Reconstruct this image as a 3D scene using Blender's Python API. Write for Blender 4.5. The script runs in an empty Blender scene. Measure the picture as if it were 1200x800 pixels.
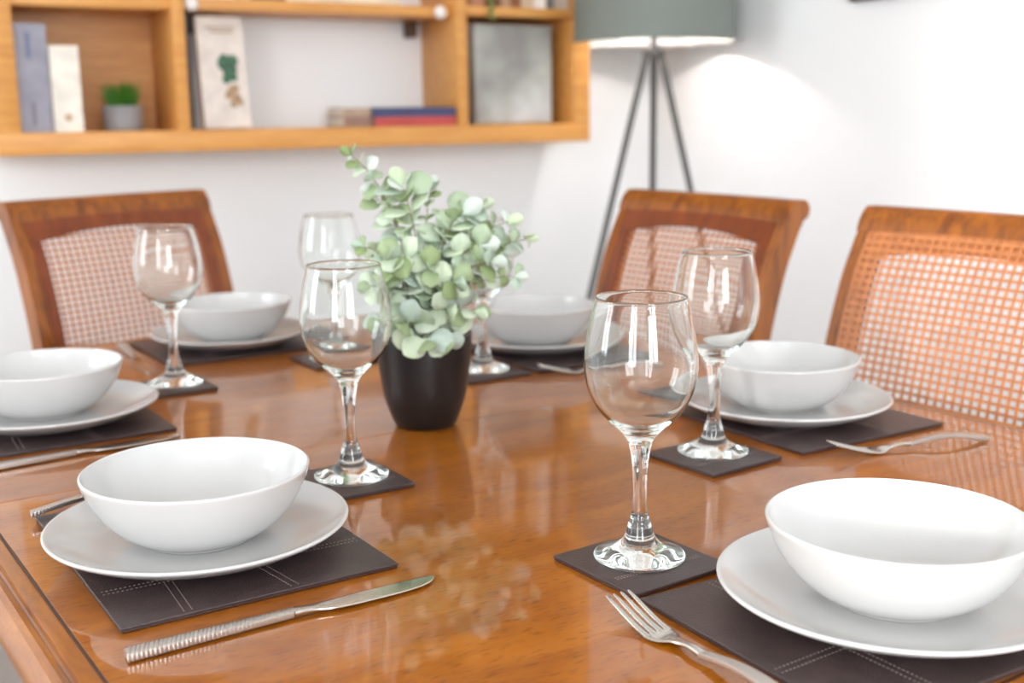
import bpy, bmesh, math, random
from mathutils import Vector, Matrix
PI = math.pi
R = math.radians
random.seed(7)
scn = bpy.context.scene
COL = scn.collection
TOP = 0.75                      # height of the table top

# ------------------------------------------------------------------ materials
def srgb(r, g, b):
    f = lambda c: (c/255/12.92) if c <= 10 else ((c/255+0.055)/1.055)**2.4
    return (f(r), f(g), f(b), 1)

def new_mat(name):
    m = bpy.data.materials.new(name); m.use_nodes = True
    nt = m.node_tree
    return m, nt, nt.nodes['Principled BSDF']

def plain(name, rgb, rough=0.5, metal=0.0, coat=0.0, spec=0.5, noise=0.0, nscale=30, bump=0.0, bscale=200):
    m, nt, p = new_mat(name)
    p.inputs['Base Color'].default_value = srgb(*rgb)
    p.inputs['Roughness'].default_value = rough
    p.inputs['Metallic'].default_value = metal
    p.inputs['Coat Weight'].default_value = coat
    p.inputs['Coat Roughness'].default_value = 0.08
    p.inputs['Specular IOR Level'].default_value = spec
    tc = nt.nodes.new('ShaderNodeTexCoord')
    if noise:
        n = nt.nodes.new('ShaderNodeTexNoise'); n.inputs['Scale'].default_value = nscale
        n.inputs['Detail'].default_value = 5
        cr = nt.nodes.new('ShaderNodeValToRGB')
        c = srgb(*rgb)
        cr.color_ramp.elements[0].position = 0.3; cr.color_ramp.elements[1].position = 0.7
        cr.color_ramp.elements[0].color = tuple(v*(1-noise) for v in c[:3])+(1,)
        cr.color_ramp.elements[1].color = tuple(min(1, v*(1+noise)) for v in c[:3])+(1,)
        nt.links.new(tc.outputs['Object'], n.inputs['Vector'])
        nt.links.new(n.outputs['Fac'], cr.inputs['Fac'])
        nt.links.new(cr.outputs['Color'], p.inputs['Base Color'])
    if bump:
        n2 = nt.nodes.new('ShaderNodeTexNoise'); n2.inputs['Scale'].default_value = bscale
        n2.inputs['Detail'].default_value = 3
        b = nt.nodes.new('ShaderNodeBump'); b.inputs['Strength'].default_value = bump
        b.inputs['Distance'].default_value = 0.002
        nt.links.new(tc.outputs['Object'], n2.inputs['Vector'])
        nt.links.new(n2.outputs['Fac'], b.inputs['Height'])
        nt.links.new(b.outputs['Normal'], p.inputs['Normal'])
    return m

def wood(name, dark, light, scale=(3, 40, 40), rough=0.35, coat=0.3, coat_rough=0.1, fleck=0.0, nscale=2.0, spec=0.4):
    m, nt, p = new_mat(name)
    tc = nt.nodes.new('ShaderNodeTexCoord')
    mp = nt.nodes.new('ShaderNodeMapping'); mp.inputs['Scale'].default_value = scale
    n = nt.nodes.new('ShaderNodeTexNoise'); n.inputs['Scale'].default_value = nscale
    n.inputs['Detail'].default_value = 8; n.inputs['Roughness'].default_value = 0.6
    n.inputs['Distortion'].default_value = 0.6
    cr = nt.nodes.new('ShaderNodeValToRGB')
    cr.color_ramp.elements[0].position = 0.32; cr.color_ramp.elements[1].position = 0.68
    cr.color_ramp.elements[0].color = srgb(*dark); cr.color_ramp.elements[1].color = srgb(*light)
    nt.links.new(tc.outputs['Object'], mp.inputs['Vector'])
    nt.links.new(mp.outputs['Vector'], n.inputs['Vector'])
    nt.links.new(n.outputs['Fac'], cr.inputs['Fac'])
    out = cr.outputs['Color']
    if fleck:
        mp2 = nt.nodes.new('ShaderNodeMapping'); mp2.inputs['Scale'].default_value = (70, 420, 60)
        n2 = nt.nodes.new('ShaderNodeTexNoise'); n2.inputs['Scale'].default_value = 1.0
        n2.inputs['Detail'].default_value = 3
        cr2 = nt.nodes.new('ShaderNodeValToRGB')
        cr2.color_ramp.elements[0].position = 0.30; cr2.color_ramp.elements[1].position = 0.46
        cr2.color_ramp.elements[0].color = (1-fleck, 1-fleck*1.1, 1-fleck*1.2, 1)
        cr2.color_ramp.elements[1].color = (1, 1, 1, 1)
        mx = nt.nodes.new('ShaderNodeMix'); mx.data_type = 'RGBA'; mx.blend_type = 'MULTIPLY'
        mx.inputs[0].default_value = 1
        nt.links.new(tc.outputs['Object'], mp2.inputs['Vector'])
        nt.links.new(mp2.outputs['Vector'], n2.inputs['Vector'])
        nt.links.new(n2.outputs['Fac'], cr2.inputs['Fac'])
        nt.links.new(out, mx.inputs[6]); nt.links.new(cr2.outputs['Color'], mx.inputs[7])
        out = mx.outputs[2]
    nt.links.new(out, p.inputs['Base Color'])
    p.inputs['Roughness'].default_value = rough
    p.inputs['Specular IOR Level'].default_value = spec
    p.inputs['Coat Weight'].default_value = coat
    p.inputs['Coat Roughness'].default_value = coat_rough
    return m

M = {}
M['wall'] = plain('wall_paint', (243, 244, 244), 0.85, bump=0.05, bscale=90)
M['ceiling'] = plain('ceiling_paint', (244, 243, 240), 0.9)
M['trim'] = plain('white_gloss_paint', (240, 239, 236), 0.35)
M['carpet'] = plain('grey_carpet', (158, 148, 142), 0.95, noise=0.25, nscale=220, bump=0.6, bscale=400)
M['table'] = wood('varnished_table_wood', (140, 74, 8), (172, 100, 16), (3.5, 13, 10), 0.30, 1.0, 0.05, fleck=0.45, spec=0.2)
M['table_edge'] = wood('table_edge_wood', (134, 72, 12), (176, 108, 28), (30, 5, 30), 0.32, 0.4, 0.12, fleck=0.2)
M['groove'] = plain('dark_groove', (62, 32, 12), 0.5)
M['chair'] = wood('chair_wood', (108, 55, 12), (162, 92, 20), (30, 30, 4), 0.34, 0.3, 0.14, spec=0.3)
M['chair_inner'] = wood('chair_inner_wood', (108, 48, 15), (134, 64, 22), (30, 30, 4), 0.38, 0.2, 0.2, spec=0.3)
M['chair_light'] = wood('pale_chair_wood', (158, 88, 42), (186, 112, 60), (30, 30, 4), 0.36, 0.35, 0.2)
M['cane'] = plain('woven_cane', (186, 118, 70), 0.5, noise=0.2, nscale=120, coat=0.15)
M['oak'] = wood('oak_shelf', (204, 138, 66), (224, 164, 90), (3, 30, 30), 0.45, 0.15, 0.3)
M['oak_panel'] = wood('oak_back_panel', (198, 142, 92), (216, 164, 112), (3, 30, 30), 0.5, 0.1, 0.3)
M['leather'] = plain('brown_leather', (60, 47, 46), 0.36, noise=0.18, nscale=60, bump=0.25, bscale=500)
M['leather_edge'] = plain('leather_edge', (58, 34, 28), 0.5)
M['stitch'] = plain('stitch_thread', (148, 132, 128), 0.6)
M['ceramic'] = plain('white_ceramic', (201, 200, 198), 0.18, coat=0.4)
M['steel'] = plain('polished_steel', (214, 208, 200), 0.16, metal=1.0)
M['steel_handle'] = plain('satin_steel', (206, 200, 194), 0.3, metal=1.0)
M['pot'] = plain('black_pot', (21, 19, 20), 0.36, noise=0.2, nscale=40, bump=0.12, bscale=60)
M['pebbles'] = plain('tan_pebbles', (196, 152, 112), 0.8, noise=0.35, nscale=90, bump=1.0, bscale=160)
M['stem'] = plain('plant_stem', (122, 116, 72), 0.6)
M['shade_out'] = plain('grey_green_fabric', (126, 133, 126), 0.85, bump=0.3, bscale=700)
M['shade_in'] = plain('white_shade_lining', (246, 244, 240), 0.7)
M['lamp_metal'] = plain('grey_lamp_metal', (92, 90, 88), 0.4, metal=0.5)
M['white_plastic'] = plain('white_plastic', (238, 232, 226), 0.3)
M['frame_black'] = plain('black_picture_frame', (42, 42, 44), 0.4)
M['dark_metal'] = plain('dark_bracket', (88, 66, 48), 0.5, metal=0.3)

def glass_mat():
    m = bpy.data.materials.new('clear_glass'); m.use_nodes = True
    nt = m.node_tree; nt.nodes.clear()
    o = nt.nodes.new('ShaderNodeOutputMaterial'); g = nt.nodes.new('ShaderNodeBsdfGlass')
    g.inputs['IOR'].default_value = 1.48; g.inputs['Roughness'].default_value = 0.0
    g.inputs['Color'].default_value = (0.985, 0.995, 0.99, 1)
    nt.links.new(g.outputs[0], o.inputs[0]); return m
M['glass'] = glass_mat()

def pane_mat():
    m = bpy.data.materials.new('window_pane'); m.use_nodes = True
    nt = m.node_tree; nt.nodes.clear()
    o = nt.nodes.new('ShaderNodeOutputMaterial')
    a = nt.nodes.new('ShaderNodeBsdfTransparent'); b = nt.nodes.new('ShaderNodeBsdfGlossy')
    b.inputs['Roughness'].default_value = 0.02
    mx = nt.nodes.new('ShaderNodeMixShader'); mx.inputs[0].default_value = 0.06
    nt.links.new(a.outputs[0], mx.inputs[1]); nt.links.new(b.outputs[0], mx.inputs[2])
    nt.links.new(mx.outputs[0], o.inputs[0]); return m
M['pane'] = pane_mat()

def emit(name, rgb, s):
    m = bpy.data.materials.new(name); m.use_nodes = True
    nt = m.node_tree; nt.nodes.clear()
    o = nt.nodes.new('ShaderNodeOutputMaterial'); e = nt.nodes.new('ShaderNodeEmission')
    e.inputs[0].default_value = srgb(*rgb); e.inputs[1].default_value = s
    nt.links.new(e.outputs[0], o.inputs[0]); return m
M['bulb'] = emit('lit_bulb', (255, 240, 220), 14)

def leaf_mat():
    m, nt, p = new_mat('eucalyptus_leaf')
    g = nt.nodes.new('ShaderNodeNewGeometry')
    cr = nt.nodes.new('ShaderNodeValToRGB')
    el = cr.color_ramp.elements
    el[0].position = 0; el[0].color = srgb(158, 178, 120)
    el[1].position = 1; el[1].color = srgb(232, 240, 232)
    for pos, c in ((0.15, (186, 204, 160)), (0.35, (210, 226, 214)), (0.6, (222, 234, 228)), (0.8, (224, 236, 206))):
        e = el.new(pos); e.color = srgb(*c)
    nt.links.new(g.outputs['Random Per Island'], cr.inputs['Fac'])
    nt.links.new(cr.outputs['Color'], p.inputs['Base Color'])
    p.inputs['Roughness'].default_value = 0.5
    tr = nt.nodes.new('ShaderNodeBsdfTranslucent')
    nt.links.new(cr.outputs['Color'], tr.inputs['Color'])
    mx = nt.nodes.new('ShaderNodeMixShader'); mx.inputs[0].default_value = 0.32
    out = nt.nodes['Material Output']
    nt.links.new(p.outputs[0], mx.inputs[1]); nt.links.new(tr.outputs[0], mx.inputs[2])
    nt.links.new(mx.outputs[0], out.inputs[0])
    return m
M['leaf'] = leaf_mat()
M['grass'] = plain('green_grass', (66, 120, 30), 0.6, noise=0.4, nscale=80)

# ------------------------------------------------------------------ helpers
def obj(name, bm, mat, parent=None, smooth=True, angle=40, loc=None, rotz=0):
    me = bpy.data.meshes.new(name)
    bmesh.ops.recalc_face_normals(bm, faces=bm.faces)
    bm.to_mesh(me); bm.free()
    mats = mat if isinstance(mat, (list, tuple)) else [mat]
    for m in mats: me.materials.append(m)
    if smooth:
        for p in me.polygons: p.use_smooth = True
        try: me.set_sharp_from_angle(angle=R(angle))
        except Exception: pass
    o = bpy.data.objects.new(name, me); COL.objects.link(o)
    if parent: o.parent = parent
    if loc: o.location = loc
    if rotz: o.rotation_euler = (0, 0, rotz)
    return o

def tag(o, label, cat, group=None):
    o['label'] = label; o['category'] = cat
    if group: o['group'] = group
    return o

def thing(name, label, cat, loc=(0, 0, 0), rotz=0, group=None):
    o = bpy.data.objects.new(name, None); COL.objects.link(o)
    o.empty_display_size = 0.05
    o.location = loc; o.rotation_euler = (0, 0, rotz)
    return tag(o, label, cat, group)

def copy_thing(src, label, loc, rotz):
    r = src.copy(); COL.objects.link(r); r.location = loc; r.rotation_euler = (0, 0, rotz)
    r['label'] = label
    for ch in list(src.children):
        c = ch.copy(); COL.objects.link(c); c.parent = r
        for g in list(ch.children):
            d = g.copy(); COL.objects.link(d); d.parent = c
    return r

def struct(name, bm, mat, smooth=False):
    o = obj(name, bm, mat, smooth=smooth); o['kind'] = 'structure'; return o

def add_box(bm, c, s, rz=0, bevel=0.0, seg=2, tilt=None, mi=0):
    r = bmesh.ops.create_cube(bm, size=1.0)
    vs = r['verts']
    for v in vs: v.co = Vector((v.co.x*s[0], v.co.y*s[1], v.co.z*s[2]))
    if bevel:
        es = list({e for v in vs for e in v.link_edges})
        rr = bmesh.ops.bevel(bm, geom=es, offset=bevel, segments=seg, profile=0.5, affect='EDGES')
        vs = list({v for f in rr['faces'] for v in f.verts} | {v for v in vs if v.is_valid})
    mat = Matrix.Translation(Vector(c)) @ Matrix.Rotation(rz, 4, 'Z')
    if tilt: mat = mat @ Matrix.Rotation(tilt[0], 4, 'X') @ Matrix.Rotation(tilt[1], 4, 'Y')
    for v in vs: v.co = mat @ v.co
    if mi:
        for f in {f for v in vs for f in v.link_faces}: f.material_index = mi
    return vs

def box_bm(c, s, **k):
    bm = bmesh.new(); add_box(bm, c, s, **k); return bm

def lathe(bm, prof, seg=48, c=(0, 0, 0)):
    rings = []
    for r, z in prof:
        if r < 1e-6: rings.append([bm.verts.new((c[0], c[1], c[2]+z))])
        else: rings.append([bm.verts.new((c[0]+r*math.cos(2*PI*k/seg), c[1]+r*math.sin(2*PI*k/seg), c[2]+z)) for k in range(seg)])
    for a, b in zip(rings, rings[1:]):
        if len(a) == 1 and len(b) == 1: continue
        for k in range(seg):
            q = (k+1) % seg
            if len(a) == 1: bm.faces.new((a[0], b[k], b[q]))
            elif len(b) == 1: bm.faces.new((a[k], b[0], a[q]))
            else: bm.faces.new((a[k], b[k], b[q], a[q]))
    return bm

def smooth_prof(pts, n=6):
    """Catmull-Rom through profile points"""
    out = []
    for i in range(len(pts)-1):
        p0 = pts[max(i-1, 0)]; p1 = pts[i]; p2 = pts[i+1]; p3 = pts[min(i+2, len(pts)-1)]
        for k in range(n):
            t = k/n
            out.append(tuple(0.5*((2*p1[j])+(-p0[j]+p2[j])*t+(2*p0[j]-5*p1[j]+4*p2[j]-p3[j])*t*t+(-p0[j]+3*p1[j]-3*p2[j]+p3[j])*t**3) for j in range(len(p1))))
    out.append(tuple(pts[-1])); return out

def loft(bm, rings, closed=False, caps=True):
    vr = [[bm.verts.new(p) for p in r] for r in rings]
    n = len(vr[0])
    pairs = list(zip(vr, vr[1:])) + ([(vr[-1], vr[0])] if closed else [])
    for a, b in pairs:
        for k in range(n):
            q = (k+1) % n
            bm.faces.new((a[k], a[q], b[q], b[k]))
    if caps and not closed:
        bm.faces.new(vr[0][::-1]); bm.faces.new(vr[-1])
    return bm

def tube(bm, pts, rad, seg=8):
    pts = [Vector(p) for p in pts]
    rs = rad if isinstance(rad, (list, tuple)) else [rad]*len(pts)
    rings = []
    ref = Vector((0.13, 0.27, 0.95)).normalized()
    for i, p in enumerate(pts):
        d = (pts[min(i+1, len(pts)-1)]-pts[max(i-1, 0)]).normalized()
        a = d.cross(ref)
        if a.length < 1e-3: a = d.cross(Vector((1, 0, 0)))
        a.normalize(); b = d.cross(a)
        rings.append([p+rs[i]*(math.cos(2*PI*k/seg)*a+math.sin(2*PI*k/seg)*b) for k in range(seg)])
    return loft(bm, rings)

def sphere(bm, c, r, sc=(1, 1, 1), seg=16):
    rr = bmesh.ops.create_uvsphere(bm, u_segments=seg, v_segments=max(6, seg//2), radius=r)
    for v in rr['verts']: v.co = Vector((c[0]+v.co.x*sc[0], c[1]+v.co.y*sc[1], c[2]+v.co.z*sc[2]))

# ------------------------------------------------------------------ the room
X0, X1, Y0, Y1, H = -2.4, 2.22, -2.6, 3.0, 2.75
T = 0.12
def wall_with_hole(name, axis, pos, a0, a1, holes, outward):
    """wall in a vertical plane; holes = [(u0,u1,z0,z1), ...] in order along u. axis 'x': plane x=pos, u=y"""
    bm = bmesh.new()
    def bx(u0, u1, z0, z1):
        if u1-u0 < 1e-4 or z1-z0 < 1e-4: return
        cpos = pos+outward*T/2
        if axis == 'x': add_box(bm, (cpos, (u0+u1)/2, (z0+z1)/2), (T, u1-u0, z1-z0))
        else: add_box(bm, ((u0+u1)/2, cpos, (z0+z1)/2), (u1-u0, T, z1-z0))
    u = a0
    for u0, u1, z0, z1 in holes:
        bx(u, u0, 0, H); bx(u0, u1, 0, z0); bx(u0, u1, z1, H); u = u1
    bx(u, a1, 0, H)
    return struct(name, bm, M['wall'])
WL = (-2.30, -0.90, 0.70, 2.63)      # window in the left wall  (y0,y1,z0,z1)
W_ADDED = (1.72, 2.82, 0.90, 2.40)        # unseen extra opening in the left wall, added to brighten the back left
WF = (-0.75, 0.45, 0.90, 2.30)       # window in the front wall (x0,x1,z0,z1)
wall_with_hole('wall_back', 'y', Y1, X0-T, X1+T, [], 1)
wall_with_hole('wall_right', 'x', X1, Y0, Y1, [], 1)
wall_with_hole('wall_left', 'x', X0, Y0, Y1, [WL, W_ADDED], -1)
wall_with_hole('wall_front', 'y', Y0, X0-T, X1+T, [WF], -1)
struct('floor', box_bm(((X0+X1)/2, (Y0+Y1)/2, -0.05), (X1-X0+2*T, Y1-Y0+2*T, 0.1)), M['carpet'])
struct('ceiling', box_bm(((X0+X1)/2, (Y0+Y1)/2, H+0.05), (X1-X0+2*T, Y1-Y0+2*T, 0.1)), M['ceiling'])
def baseboard(name, c, s):
    bm = bmesh.new(); add_box(bm, c, s, bevel=0.005); struct(name, bm, M['trim'], smooth=True)
baseboard('baseboard_back', ((X0+X1)/2, Y1-0.0085, 0.06), (X1-X0-0.04, 0.016, 0.118))
baseboard('baseboard_right', (X1-0.0085, (Y0+Y1)/2, 0.06), (0.016, Y1-Y0-0.04, 0.118))
baseboard('baseboard_left', (X0+0.0085, (Y0+Y1)/2, 0.06), (0.016, Y1-Y0-0.04, 0.118))
def window(name, axis, pos, hole, out):
    u0, u1, z0, z1 = hole; w = 0.05; d = 0.06
    bm = bmesh.new()
    cp = pos+out*0.06
    def bx(a0, a1, b0, b1, dd=d):
        c = ((a0+a1)/2, (b0+b1)/2)
        if axis == 'x': add_box(bm, (cp, c[0], c[1]), (dd, a1-a0, b1-b0))
        else: add_box(bm, (c[0], cp, c[1]), (a1-a0, dd, b1-b0))
    e = 0.002
    bx(u0+e, u0+w, z0+e, z1-e); bx(u1-w, u1-e, z0+e, z1-e); bx(u0+w, u1-w, z0+e, z0+w); bx(u0+w, u1-w, z1-w, z1-e)
    um = (u0+u1)/2; bx(um-0.025, um+0.025, z0+w, z1-w)
    f = struct(name, bm, M['trim'])
    bm = bmesh.new()
    if axis == 'x': add_box(bm, (cp, um, (z0+z1)/2), (0.006, u1-u0-0.06, z1-z0-0.06))
    else: add_box(bm, (um, cp, (z0+z1)/2), (u1-u0-0.06, 0.006, z1-z0-0.06))
    p = obj('pane', bm, M['pane'], f, smooth=False)
window('window_1', 'x', X0, WL, -1)
window('added_window', 'x', X0, W_ADDED, -1)  # added window, only there to let in more fill light
window('window_2', 'y', Y0, WF, -1)

# ------------------------------------------------------------------ dining table
TY = R(4.2); TC = (0.585, 1.195)
table = thing('dining_table', 'large glossy brown wooden dining table laid for six', 'table', (TC[0], TC[1], 0), TY)
HX, HY = 0.535, 0.785           # half sizes of the outer edge
bw = 0.036                      # width of the moulded border
bm = bmesh.new()
seam = 0.0006
for s in (-1, 1):
    add_box(bm, (0, s*(HY-bw+seam)/2, TOP-0.0125), (2*(HX-bw), HY-bw-seam, 0.025), bevel=0.0008, seg=1)
obj('table_panel', bm, M['table'], table)
def frame_sweep(prof, hx, hy):
    """profile (inset from outer edge, z) swept around the rectangle with mitred corners"""
    rings = []
    rc = 0.02
    corners = []
    for sx, sy in ((1, 1), (-1, 1), (-1, -1), (1, -1)):
        for k in range(5):
            a = {(1, 1): 0, (-1, 1): 90, (-1, -1): 180, (1, -1): 270}[(sx, sy)]+k*22.5
            corners.append((sx, sy, R(a)))
    for sx, sy, a in corners:
        ring = []
        for d, z in prof:
            r = rc-d
            ring.append((sx*(hx-rc)+r*math.cos(a), sy*(hy-rc)+r*math.sin(a), z) if r > 0.0005
                        else (sx*(hx-d)-0, sy*(hy-d)-0, z))
        rings.append(ring)
    bm = bmesh.new(); loft(bm, rings, closed=True)
    bmesh.ops.remove_doubles(bm, verts=bm.verts, dist=1e-6)
    return bm
prof = [(bw, TOP-0.0015), (bw-0.003, TOP-0.0005), (bw-0.0135, TOP-0.0012), (bw-0.0150, TOP-0.0040), (bw-0.0170, TOP-0.0045),
        (bw-0.0190, TOP-0.0020), (0.0130, TOP-0.0012), (0.0080, TOP-0.0028), (0.0030, TOP-0.0080), (0.0004, TOP-0.0150), (0.0, TOP-0.0200),
        (0.0020, TOP-0.0290), (0.0090, TOP-0.0340), (0.0120, TOP-0.0400), (bw, TOP-0.0400)]
obj('edge_moulding', frame_sweep(prof, HX, HY), M['table_edge'], table, angle=25)
obj('edge_groove', frame_sweep([(bw+0.0004, TOP+0.0001), (bw-0.0016, TOP+0.0001), (bw-0.0016, TOP-0.02), (bw+0.0004, TOP-0.02)], HX, HY), M['groove'], table, smooth=False)
for nm, c, s in (('apron', (0, HY-0.09, TOP-0.0905), (2*HX-0.30, 0.022, 0.10)), ('apron', (0, -HY+0.09, TOP-0.0905), (2*HX-0.30, 0.022, 0.10)),
                 ('apron', (HX-0.09, 0, TOP-0.0905), (0.022, 2*HY-0.30, 0.10)), ('apron', (-HX+0.09, 0, TOP-0.0905), (0.022, 2*HY-0.30, 0.10))):
    obj(nm, box_bm(c, s, bevel=0.002), M['table_edge'], table)
for sx in (-1, 1):
    for sy in (-1, 1):
        bm = bmesh.new()
        c = (sx*(HX-0.1), sy*(HY-0.1))
        add_box(bm, (c[0], c[1], TOP-0.101), (0.085, 0.085, 0.12), bevel=0.004)
        lathe(bm, smooth_prof([(0.0, 0.0), (0.018, 0.0), (0.022, 0.02), (0.017, 0.05), (0.027, 0.3), (0.036, 0.5), (0.028, 0.55), (0.040, 0.575), (0.030, 0.592), (0.0, 0.592)], 4), 24, (c[0], c[1], 0))
        obj('leg', bm, M['table_edge'], table)

# ------------------------------------------------------------------ place settings
MATH = 0.0042
def make_mat(name, sx, sy, stitches, label, cat, group):
    t = thing(name, label, cat, group=group)
    bm = bmesh.new(); add_box(bm, (0, 0, 0.00095), (sx-0.0012, sy-0.0012, 0.0019), bevel=0.0005, seg=2)
    obj('backing', bm, M['leather_edge'], t)
    bm = bmesh.new(); add_box(bm, (0, 0, 0.00315), (sx, sy, 0.0021), bevel=0.0008, seg=3)
    obj('leather_top', bm, M['leather'], t)
    bm = bmesh.new()
    for (x0, y0, x1, y1, step) in stitches:
        L = math.hypot(x1-x0, y1-y0); n = int(L/step); a = math.atan2(y1-y0, x1-x0)
        for k in range(n):
            f = (k+0.5)/n
            add_box(bm, (x0+(x1-x0)*f, y0+(y1-y0)*f, MATH), (step*0.45, 0.0007, 0.0005), rz=a)
    obj('stitching', bm, M['stitch'], t, smooth=False)
    return t
# local x = away from the diner's edge (short side), y = along the diner's edge (long side)
ST = []
for o_ in (0, 0.006):
    ST.append((-0.104, -0.075+o_, 0.104, -0.078+o_, 0.0034))
    ST.append((-0.104, 0.070+o_, 0.104, 0.076+o_, 0.0034))
    ST.append((-0.062+o_, -0.139, -0.058+o_, -0.078, 0.0034))
    ST.append((0.060+o_, -0.075, 0.058+o_, 0.070, 0.0034))
    ST.append((0.020+o_, -0.139, 0.012+o_, -0.078, 0.0034))
    ST.append((-0.030+o_, 0.078, -0.034+o_, 0.139, 0.0034))
SC = [(-0.042, -0.020, 0.042, -0.023, 0.003), (-0.042, -0.017, 0.042, -0.020, 0.003)]

mat0 = make_mat('placemat', 0.216, 0.285, ST, 'dark brown leather placemat under the front left plate, with a knife lying along its near edge', 'placemat', 'leather placemats')
coaster0 = make_mat('coaster', 0.099, 0.099, SC, 'x', 'coaster', 'leather coasters')
Z = TOP+0.0003
def mat_place(first, src, label, x, y, rz):
    if first:
        src.location = (x, y, Z); src.rotation_euler = (0, 0, rz); src['label'] = label; return src
    return copy_thing(src, label, (x, y, Z), rz)
for i, (lab, x, y, rz) in enumerate((
    ('dark brown leather placemat with one knife along its near edge, under the front left plate', 0.241, 0.9515, R(3.1)),
    ('dark brown leather placemat under the plate cut off by the left edge of the photo', 0.1965, 1.466, R(3.5)),
    ('dark brown leather placemat under the plate in front of the rightmost cane chair', 0.947, 1.023, R(181.0)),
    ('dark brown leather placemat at the bottom right corner under the nearest plate', 0.623, 0.5545, R(91.0)),
    ('dark brown leather placemat under the plate just right of the potted eucalyptus', 0.917, 1.513, R(183.0)),
    ('dark brown leather placemat at the far end of the table before the dark cane chair', 0.530, 1.806, R(273.5)))):
    mat_place(i == 0, mat0, lab, x, y, rz)
GL = [('front centre wine glass', 0.526, 0.7265, 5.5, 0.5234, 0.7207, 'nearest large wine glass standing in the front centre of the table'),
      ('', 0.7646, 0.928, 6.5, 0.759, 0.921, 'wine glass in front of the right white bowl, behind and right of the nearest glass'),
      ('', 0.4125, 1.049, 3.0, 0.405, 1.044, 'wine glass left of the black plant pot, beyond the front left bowl'),
      ('', 0.3690, 1.561, 3.0, 0.360, 1.555, 'wine glass in front of the dark cane chair at the far left'),
      ('', 0.7555, 1.413, 3.0, 0.752, 1.409, 'wine glass mostly hidden behind the eucalyptus and black pot'),
      ('', 0.6110, 1.605, 4.0, 0.611, 1.605, 'farthest wine glass, its rim showing above the glass left of the plant')]
CL = ['small square dark leather coaster under the nearest wine glass',
      'small square dark leather coaster under the wine glass before the right white bowl',
      'small square dark leather coaster under the wine glass left of the black plant pot',
      'small square dark leather coaster under the wine glass before the dark cane chair',
      'small dark leather coaster just right of the black pot, its glass hidden by leaves',
      'small square dark leather coaster under the farthest wine glass']
for i, (g, cl) in enumerate(zip(GL, CL)):
    mat_place(i == 0, coaster0, cl, g[4], g[5], R(g[3]))

# wine glass
outer = smooth_prof([(0.0, 0.0), (0.030, 0.0), (0.0355, 0.0008), (0.0363, 0.0022), (0.0350, 0.0036), (0.0270, 0.0066), (0.0175, 0.0110), (0.0125, 0.0165),
         (0.0108, 0.0220), (0.0092, 0.0270), (0.0086, 0.0300), (0.0070, 0.0340), (0.0058, 0.0420), (0.0054, 0.0560), (0.0060, 0.0740), (0.0080, 0.0880), (0.0105, 0.0960), (0.0160, 0.1035), (0.0262, 0.1130),
         (0.0352, 0.1240), (0.0412, 0.1370), (0.0438, 0.1500), (0.0438, 0.1620), (0.0418, 0.1780), (0.0386, 0.1940), (0.0354, 0.2062), (0.0356, 0.2076)], 4)
inner = smooth_prof([(0.0356, 0.2076), (0.0354, 0.2086), (0.0347, 0.2091), (0.0340, 0.2086), (0.0338, 0.2076), (0.0342, 0.2060), (0.0375, 0.1938), (0.0406, 0.1778), (0.0427, 0.1620), (0.0427, 0.1502), (0.0401, 0.1375), (0.0342, 0.1250), (0.0252, 0.1146), (0.0150, 0.1072), (0.0070, 0.1042), (0.0, 0.1036)], 4)
def glass_thing(label):
    t = thing('wine_glass', label, 'wine glass', group='stemmed wine glasses')
    bm = bmesh.new(); lathe(bm, [(max(r, 0), z) for r, z in outer+inner[1:]], 64)
    bmesh.ops.remove_doubles(bm, verts=bm.verts, dist=1e-6)
    o = obj('glass_body', bm, M['glass'], t, angle=60)
    return t
glass_mesh = None
for i, g in enumerate(GL):
    if i == 0:
        bm = bmesh.new(); lathe(bm, [(max(r, 0), z) for r, z in outer+inner[1:]], 72)
        bmesh.ops.remove_doubles(bm, verts=bm.verts, dist=1e-6)
        g0 = obj('wine_glass', bm, M['glass'], None, angle=60)
        g0.location = (g[1], g[2], Z+0.0045); tag(g0, g[6], 'wine glass', 'stemmed wine glasses')
    else:
        c = g0.copy(); COL.objects.link(c); c.location = (g[1], g[2], Z+0.0045); c['label'] = g[6]

# plates and bowls
pl = [(0.0, 0.0012), (0.060, 0.0012), (0.062, 0.0), (0.066, 0.0), (0.068, 0.0016), (0.080, 0.0028), (0.098, 0.0078), (0.112, 0.0140), (0.1200, 0.0186), (0.1222, 0.0206), (0.1222, 0.0220),
      (0.1205, 0.0226), (0.1180, 0.0216), (0.108, 0.0158), (0.094, 0.0102), (0.078, 0.0068), (0.060, 0.0060), (0.030, 0.0058), (0.0, 0.0058)]
bo = [(0.0, 0.002), (0.040, 0.002), (0.0415, 0.0), (0.0455, 0.0), (0.0475, 0.0022), (0.056, 0.0064), (0.0680, 0.0154), (0.0785, 0.0275), (0.0860, 0.0400), (0.0905, 0.0515), (0.0922, 0.0572), (0.0914, 0.0588),
      (0.0898, 0.0584), (0.0880, 0.0515), (0.0832, 0.0402), (0.0758, 0.0288), (0.0655, 0.0180), (0.0525, 0.0098), (0.036, 0.0062), (0.0, 0.0055)]
bm = bmesh.new(); lathe(bm, smooth_prof(pl, 3), 96); bmesh.ops.remove_doubles(bm, verts=bm.verts, dist=1e-6)
p0 = obj('plate', bm, M['ceramic'], angle=50); tag(p0, 'x', 'plate', 'white coupe dinner plates')
bm = bmesh.new(); lathe(bm, smooth_prof(bo, 3), 96); bmesh.ops.remove_doubles(bm, verts=bm.verts, dist=1e-6)
b0 = obj('bowl', bm, M['ceramic'], angle=50); tag(b0, 'x', 'bowl', 'white deep bowls on plates')
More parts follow.
